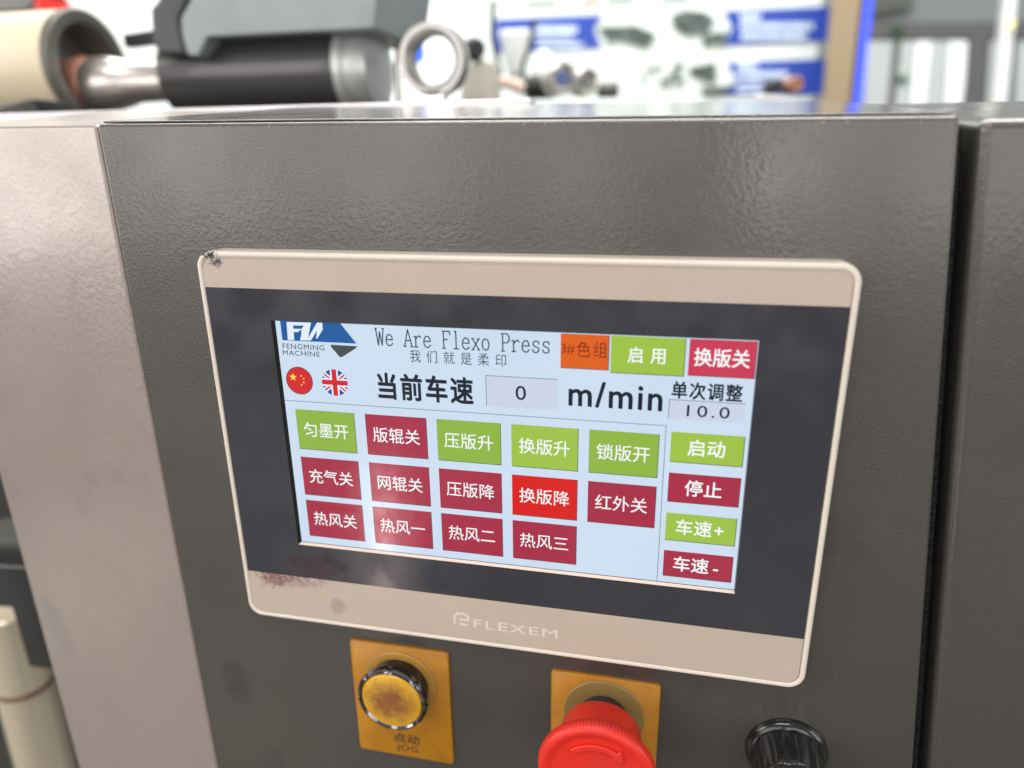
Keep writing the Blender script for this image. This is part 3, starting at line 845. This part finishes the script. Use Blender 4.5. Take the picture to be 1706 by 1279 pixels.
# ================================================================== HALL
M['floor'] = mat('hall_floor', (0.1, 0.11, 0.09), 0.22)
_n = N(M['floor']); _n.set('Base Color', _n.ramp(_n.noise(1.1, 3, 0.55), [(0.40, (0.02, 0.022, 0.018)), (0.52, (0.06, 0.062, 0.05)), (0.64, (0.22, 0.215, 0.18))]))
tag(mesh('floor', [(-9, -9, -1.05), (9, -9, -1.05), (9, 9, -1.05), (-9, 9, -1.05)], [(0, 1, 2, 3)], M['floor']), kind='structure')
white = mat('white_wall_paint', (0.80, 0.83, 0.82), 0.7)
YW = 2.5
def wallbox(name, px0, px1, py0, py1, y, th, m, parent=None, bev=0):
    a, b = at(px0, py1, y), at(px1, py0, y)
    return G().box((a.x, y, a.z), (b.x, y + th, b.z)).build(name, m, parent, bevel=bev)
# poster board
pw = thing('poster_board', at(1100, 170, YW), 'white exhibition board printed with blue arrow captions behind the machine', 'poster board')
a, b = at(812, 300, YW), at(1388, -160, YW)
G().box((a.x, YW, a.z), (b.x, YW + .03, b.z)).build('board', mat('poster_white', (0.66, 0.73, 0.70), 0.5), pw)
pblue = mat('poster_blue', (0.007, 0.045, 0.34), 0.45)
ptxt = mat('poster_text', (0.62, 0.75, 0.88), 0.5)
pgrey = mat('poster_grey', (0.08, 0.11, 0.10), 0.5)
def pp(name, pts, m, lay):
    y = YW - 0.004 * lay
    f0 = poly(pts, y)
    return G().prism(f0, [p + Vector((0, .002, 0)) for p in f0]).build(name, m, pw)
def arrow(pts, lines):
    pp('arrow_caption', pts, pblue, 1)
    g = G()
    for x0, x1, y0, y1, seed in lines:
        rnd = random.Random(seed)
        x = x0
        while x < x1:
            ww = rnd.uniform(4, 9)
            f0 = poly([(x, y0), (min(x + ww, x1), y0 - .3), (min(x + ww, x1) - 1, y1 - .3), (x - 1, y1)], YW - 0.008)
            g.prism(f0, [p + Vector((0, .002, 0)) for p in f0])
            x += ww + rnd.uniform(.8, 2.4)
    g.build('caption_lines', ptxt, pw)
arrow([(826, 32), (1004, 24), (990, 48), (1002, 80), (826, 88)], [(892, 962, 43, 56, 1), (892, 955, 61, 66, 2), (896, 972, 71, 79, 3)])
arrow([(1206, 18), (1390, 10), (1384, 68), (1204, 76), (1220, 47)], [(1234, 1268, 22, 34, 4), (1234, 1356, 38, 49, 5), (1236, 1345, 54, 66, 6)])
arrow([(1211, 104), (1380, 97), (1374, 158), (1200, 160), (1226, 132)], [(1230, 1262, 104, 114, 7), (1228, 1312, 118, 130, 8), (1228, 1300, 136, 143, 9), (1228, 1290, 148, 155, 10)])
pp('red_mark', [(852, 2), (866, 1), (866, 7), (852, 8)], mat('poster_red_small', (0.6, 0.1, 0.1), 0.5), 1)
for a_, b_, c_ in ((874, 930, 3), (1008, 1060, -2), (1100, 1150, -4)):
    pp('small_print', [(a_, c_), (b_, c_ - 2), (b_, c_ + 3), (a_, c_ + 5)], pgrey, 1)
for pts in ([(998, 44), (1060, 42), (1094, 58), (1078, 80), (1030, 66), (1000, 56)], [(1118, 26), (1140, 16), (1176, 20), (1192, 34), (1180, 50), (1146, 60), (1122, 44)],
            [(1170, 58), (1216, 50), (1205, 66), (1172, 80)], [(1120, 118), (1132, 116), (1134, 126), (1122, 128)], [(1148, 112), (1192, 104), (1194, 130), (1186, 140), (1150, 124)], [(1168, 146), (1228, 140), (1200, 158), (1168, 158)]):
    pp('machine_picture', pts, pgrey, 2)
pp('red_mark', [(968, 0), (1000, -4), (1000, 4), (968, 8)], mat('poster_red', (0.8, 0.3, 0.25), 0.5), 1)
rnd = random.Random(3)
pdk = mat('poster_dark_grey', (0.05, 0.065, 0.06), 0.5)
for (cx_, cy_, w_, h_, n_) in ((1045, 58, 40, 12, 9), (1155, 36, 30, 16, 10), (1190, 66, 18, 8, 4), (1168, 122, 24, 12, 6), (1196, 152, 26, 6, 5), (1090, 120, 60, 25, 8)):
    for q in range(n_):
        a_, b_ = cx_ + rnd.uniform(-w_, w_) * .8, cy_ + rnd.uniform(-h_, h_) * .8
        e_, f_ = rnd.uniform(3, 10), rnd.uniform(2, 6)
        pp('machine_picture', [(a_ - e_, b_ - f_ + 1), (a_ + e_, b_ - f_), (a_ + e_ * .8, b_ + f_), (a_ - e_ * .9, b_ + f_)], pdk if rnd.random() < .5 else pgrey, 3)
# wall left of the poster
lw = tag(G().box((-4.5, YW + .1, -1.05), (at(812, 100, YW).x + .2, YW + .2, 3)).build('hall_wall', white), kind='structure')
# tan column, black joint, blue edge
tc_ = thing('display_stand', at(1412, 300, 2.3), 'tan exhibition stand with a glowing blue edge right of the poster board', 'stand')
def vstrip(name, t0, t1, b0, b1, y, th, m):
    f0 = [at(t0, -160, y), at(t1, -160, y), at(b1, 300, y), at(b0, 300, y)]
    return G().prism(f0, [p + Vector((0, th, 0)) for p in f0]).build(name, m, tc_)
vstrip('tan_panel', 1404, 1452, 1363, 1401, 2.30, .06, mat('tan_wood', (0.30, 0.225, 0.135), 0.5))
vstrip('dark_joint', 1452, 1459, 1401, 1408, 2.30, .06, M['dark_int'])
vstrip('blue_edge', 1459, 1473, 1408, 1421, 2.30, .06, mat('blue_edge_light', (0.02, 0.05, 0.7), 0.3, emit=(0.05, 0.10, 0.85), es=0.9))
# glazed wall on the right
YG = 5.0
gw = thing('glazed_wall', at(1560, 300, YG), 'grey framed glass wall of the hall at the far right', 'window wall')
fgrey = mat('grey_frame', (0.19, 0.18, 0.18), 0.5)
pane = mat('bright_pane', (0.6, 0.64, 0.62), 0.4, emit=(0.80, 0.86, 0.84), es=0.25)
pane2 = mat('brighter_pane', (0.7, 0.7, 0.7), 0.4, emit=(0.95, 0.97, 0.97), es=0.75)
def quad(name, pts, y, th, m): 
    f0 = poly(pts, y)
    return G().prism(f0, [p + Vector((0, th, 0)) for p in f0]).build(name, m, gw)
quad('back_wall', [(1380, -160), (1900, -160), (1900, 400), (1300, 400)], YG + .1, .05, mat('back_grey', (0.34, 0.38, 0.37), 0.5))
quad('transom', [(1400, 38), (1900, 34), (1900, 62), (1400, 62)], YG, .05, fgrey)
quad('transom', [(1400, -8), (1520, -30), (1520, 12), (1400, 30)], YG, .05, mat('olive_beam', (0.17, 0.18, 0.16), 0.6))
quad('mullion', [(1490, 62), (1502, 62), (1482, 260), (1470, 260)], YG - .01, .05, fgrey)
quad('mullion', [(1618, 62), (1646, 62), (1630, 260), (1592, 260)], YG - .01, .05, fgrey)
for x0, x1, dx, m_ in ((1446, 1488, 12, pane), (1502, 1526, 20, pane), (1528, 1552, 18, pane2), (1554, 1580, 16, pane), (1583, 1612, 14, pane2), (1652, 1668, 14, pane), (1698, 1760, 10, pane)):
    quad('pane', [(x0, 68), (x1, 68), (x1 - dx, 260), (x0 - dx, 260)], YG, .02, m_)
pt = thing('white_post', at(1672, 250, 3.2), 'white lit post standing before the glass wall at the far right', 'post')
f0 = [at(1684, -80, 3.2), at(1702, -80, 3.2), at(1664, 300, 3.2), at(1640, 300, 3.2)]
G().prism(f0, [p + Vector((0, .05, 0)) for p in f0]).build('post_body', mat('white_lacquer', (0.85, 0.85, 0.85), 0.3), pt)
G().rev(at(1684, 40, 3.18), AX, [(0, 6 * scl(1684, 40, 3.2)), (.01, 5 * scl(1684, 40, 3.2))], 20).build('yellow_lamp', mat('yellow_lamp', (0.8, 0.8, 0.2), 0.4, emit=(0.9, 0.95, 0.35), es=0.9), pt)
gl = mat('leaf_green', (0.03, 0.14, 0.05), 0.6)
for (px, py, r_, txt) in ((1505, 132, 7, 'green sticker low on the glass'), (1497, 50, 8, 'green exit sign on the grey beam')):
    s_ = thing('green_sign', at(px, py, YG - .05), 'small ' + txt, 'sign')
    k_ = scl(px, py, YG)
    p = at(px, py, YG - .05)
    G().box((p.x - r_ * k_, YG - .05, p.z - r_ * .8 * k_), (p.x + r_ * k_, YG - .03, p.z + r_ * .8 * k_)).build('sign_face', gl, s_, bevel=0.004)
# white chair back, arm and small rollers beyond the cabinet top
cl = thing('chair', at(870, 170, 1.2), 'white slatted chair with curved dark frame beyond the cabinet top', 'chair')
f0 = poly([(828, 48), (884, 46), (878, 100), (868, 128), (846, 130), (838, 100)], 1.2)
G().prism(f0, [p + Vector((0, .02, 0)) for p in f0]).build('backrest', mat('white_mesh', (0.62, 0.66, 0.65), 0.6), cl, bevel=.01)
G().tube([at(a, b, 1.18) for a, b in ((890, 30), (888, 60), (880, 85), (872, 110), (872, 140), (880, 165))], 4 * scl(880, 90, 1.18), 10).build('frame_tube', M['dark_int'], cl, smooth=True)
G().tube([at(a, b, 1.18) for a, b in ((822, 0), (820, 60), (828, 100), (836, 130))], 4.5 * scl(830, 90, 1.18), 10).build('frame_tube', M['dark_int'], cl, smooth=True)
wb = thing('white_bag', at(905, 130, 1.1), 'small white bag beside the chair', 'bag')
bm_pts = [(884, 132), (882, 105), (892, 86), (905, 80), (920, 92), (926, 118), (922, 134)]
f0 = poly(bm_pts, 1.1)
G().prism(f0, [p + Vector((0, .06, 0)) for p in f0]).build('bag_body', mat('white_cloth', (0.8, 0.8, 0.8), 0.7), wb, bevel=.008)
for (px, py, r_, lab) in ((938, 130, 26, 'steel roller end with blue centre, left of the small pair'), (978, 136, 22, 'steel roller end, right of the small pair')):
    t = thing('small_roller', at(px, py, .8), lab, 'roller', 'small rollers beyond the cabinet')
    k_ = scl(px, py, .8)
    p = at(px, py, .8)
    G().rev(p, (0.5, -0.85, 0), [(-.03, r_ * k_), (0, r_ * k_), (.004, r_ * .9 * k_), (.002, r_ * .62 * k_), (-.004, r_ * .6 * k_)], 40, cap1=True).build('rim', mat('satin_steel', (0.6, 0.58, 0.54), 0.3, 0.7), t, smooth=True)
    G().rev(p, (0.5, -0.85, 0), [(-.003, r_ * .5 * k_), (.001, r_ * .4 * k_)], 24).build('hub', mat('hub_blue', (0.10, 0.14, 0.34), 0.4) if px < 950 else mat('hub_grey', (0.2, 0.2, 0.2), 0.4), t, smooth=True)
mt = thing('motor', at(900, 145, .82), 'dark round motor behind the small steel rollers', 'motor')
p = at(890, 145, .84); k_ = scl(890, 145, .84)
G().rev(p, (1, 0, 0), [(-12 * k_, 14 * k_), (-8 * k_, 19 * k_), (34 * k_, 19 * k_)], 32).build('motor_body', M['dark_int'], mt, smooth=True)
mt = thing('motor', at(1010, 150, .82), 'low grey motor right of the small steel rollers', 'motor')
p = at(1000, 150, .84)
G().rev(p, (1, 0, 0), [(-4 * k_, 12 * k_), (28 * k_, 12 * k_), (30 * k_, 8 * k_)], 32).build('motor_body', mat('mid_grey', (0.12, 0.12, 0.11), 0.5), mt, smooth=True)
# cream cover and dark knob between ring and chair
cv = thing('machine_cover', at(790, 170, .7), 'cream rounded cover with a dark knob right of the steel ring', 'cover')
f0 = poly([(762, 175), (768, 118), (790, 100), (815, 95), (820, 175)], .7)
G().prism(f0, [p + Vector((0, .06, 0)) for p in f0]).build('cover_body', mat('cream_cover', (0.52, 0.50, 0.42), 0.5), cv, bevel=.008)
G().rev(at(790, 82, .7), (0.6, -0.8, 0), [(-.02, .012), (0, .014), (.012, .010)], 24).build('knob', M['dark_int'], cv, smooth=True)
hd = thing('cable_bundle', at(850, 150, .9), 'pale pink hose bundle under the white chair', 'hose')
G().tube([at(a, b, .9) for a, b in ((820, 140), (840, 136), (858, 142), (872, 150))], 10 * scl(850, 140, .9), 12).build('hose', mat('pink_hose', (0.62, 0.45, 0.38), 0.5), hd, smooth=True)
# board and flat white sheet at the right
sh = thing('paper_sheet', at(1300, 165, .8), 'bright white sheet lying flat beyond the cabinet edge', 'paper')
f0 = poly([(1262, 156), (1300, 158), (1330, 164), (1328, 170), (1262, 166)], .8)
G().prism(f0, [p + Vector((0, .05, 0)) for p in f0]).build('sheet', mat('white_paper', (0.9, 0.9, 0.9), 0.5), sh)
for px, py, r_, c_, lab in ((1295, 143, 11, (0.02, 0.02, 0.02), 'black round spool before the lowest blue caption'), (1327, 140, 13, (0.32, 0.15, 0.09), 'brown round spool before the lowest blue caption')):
    t = thing('spool', at(px, py, .9), lab, 'spool')
    k_ = scl(px, py, .9)
    G().rev(at(px, py, .9), (0.3, -0.95, 0), [(-.03, r_ * k_), (0, r_ * k_), (.003, r_ * .8 * k_), (.001, r_ * .3 * k_)], 28).build('spool_body', mat('spool_col', c_, 0.5), t, smooth=True)
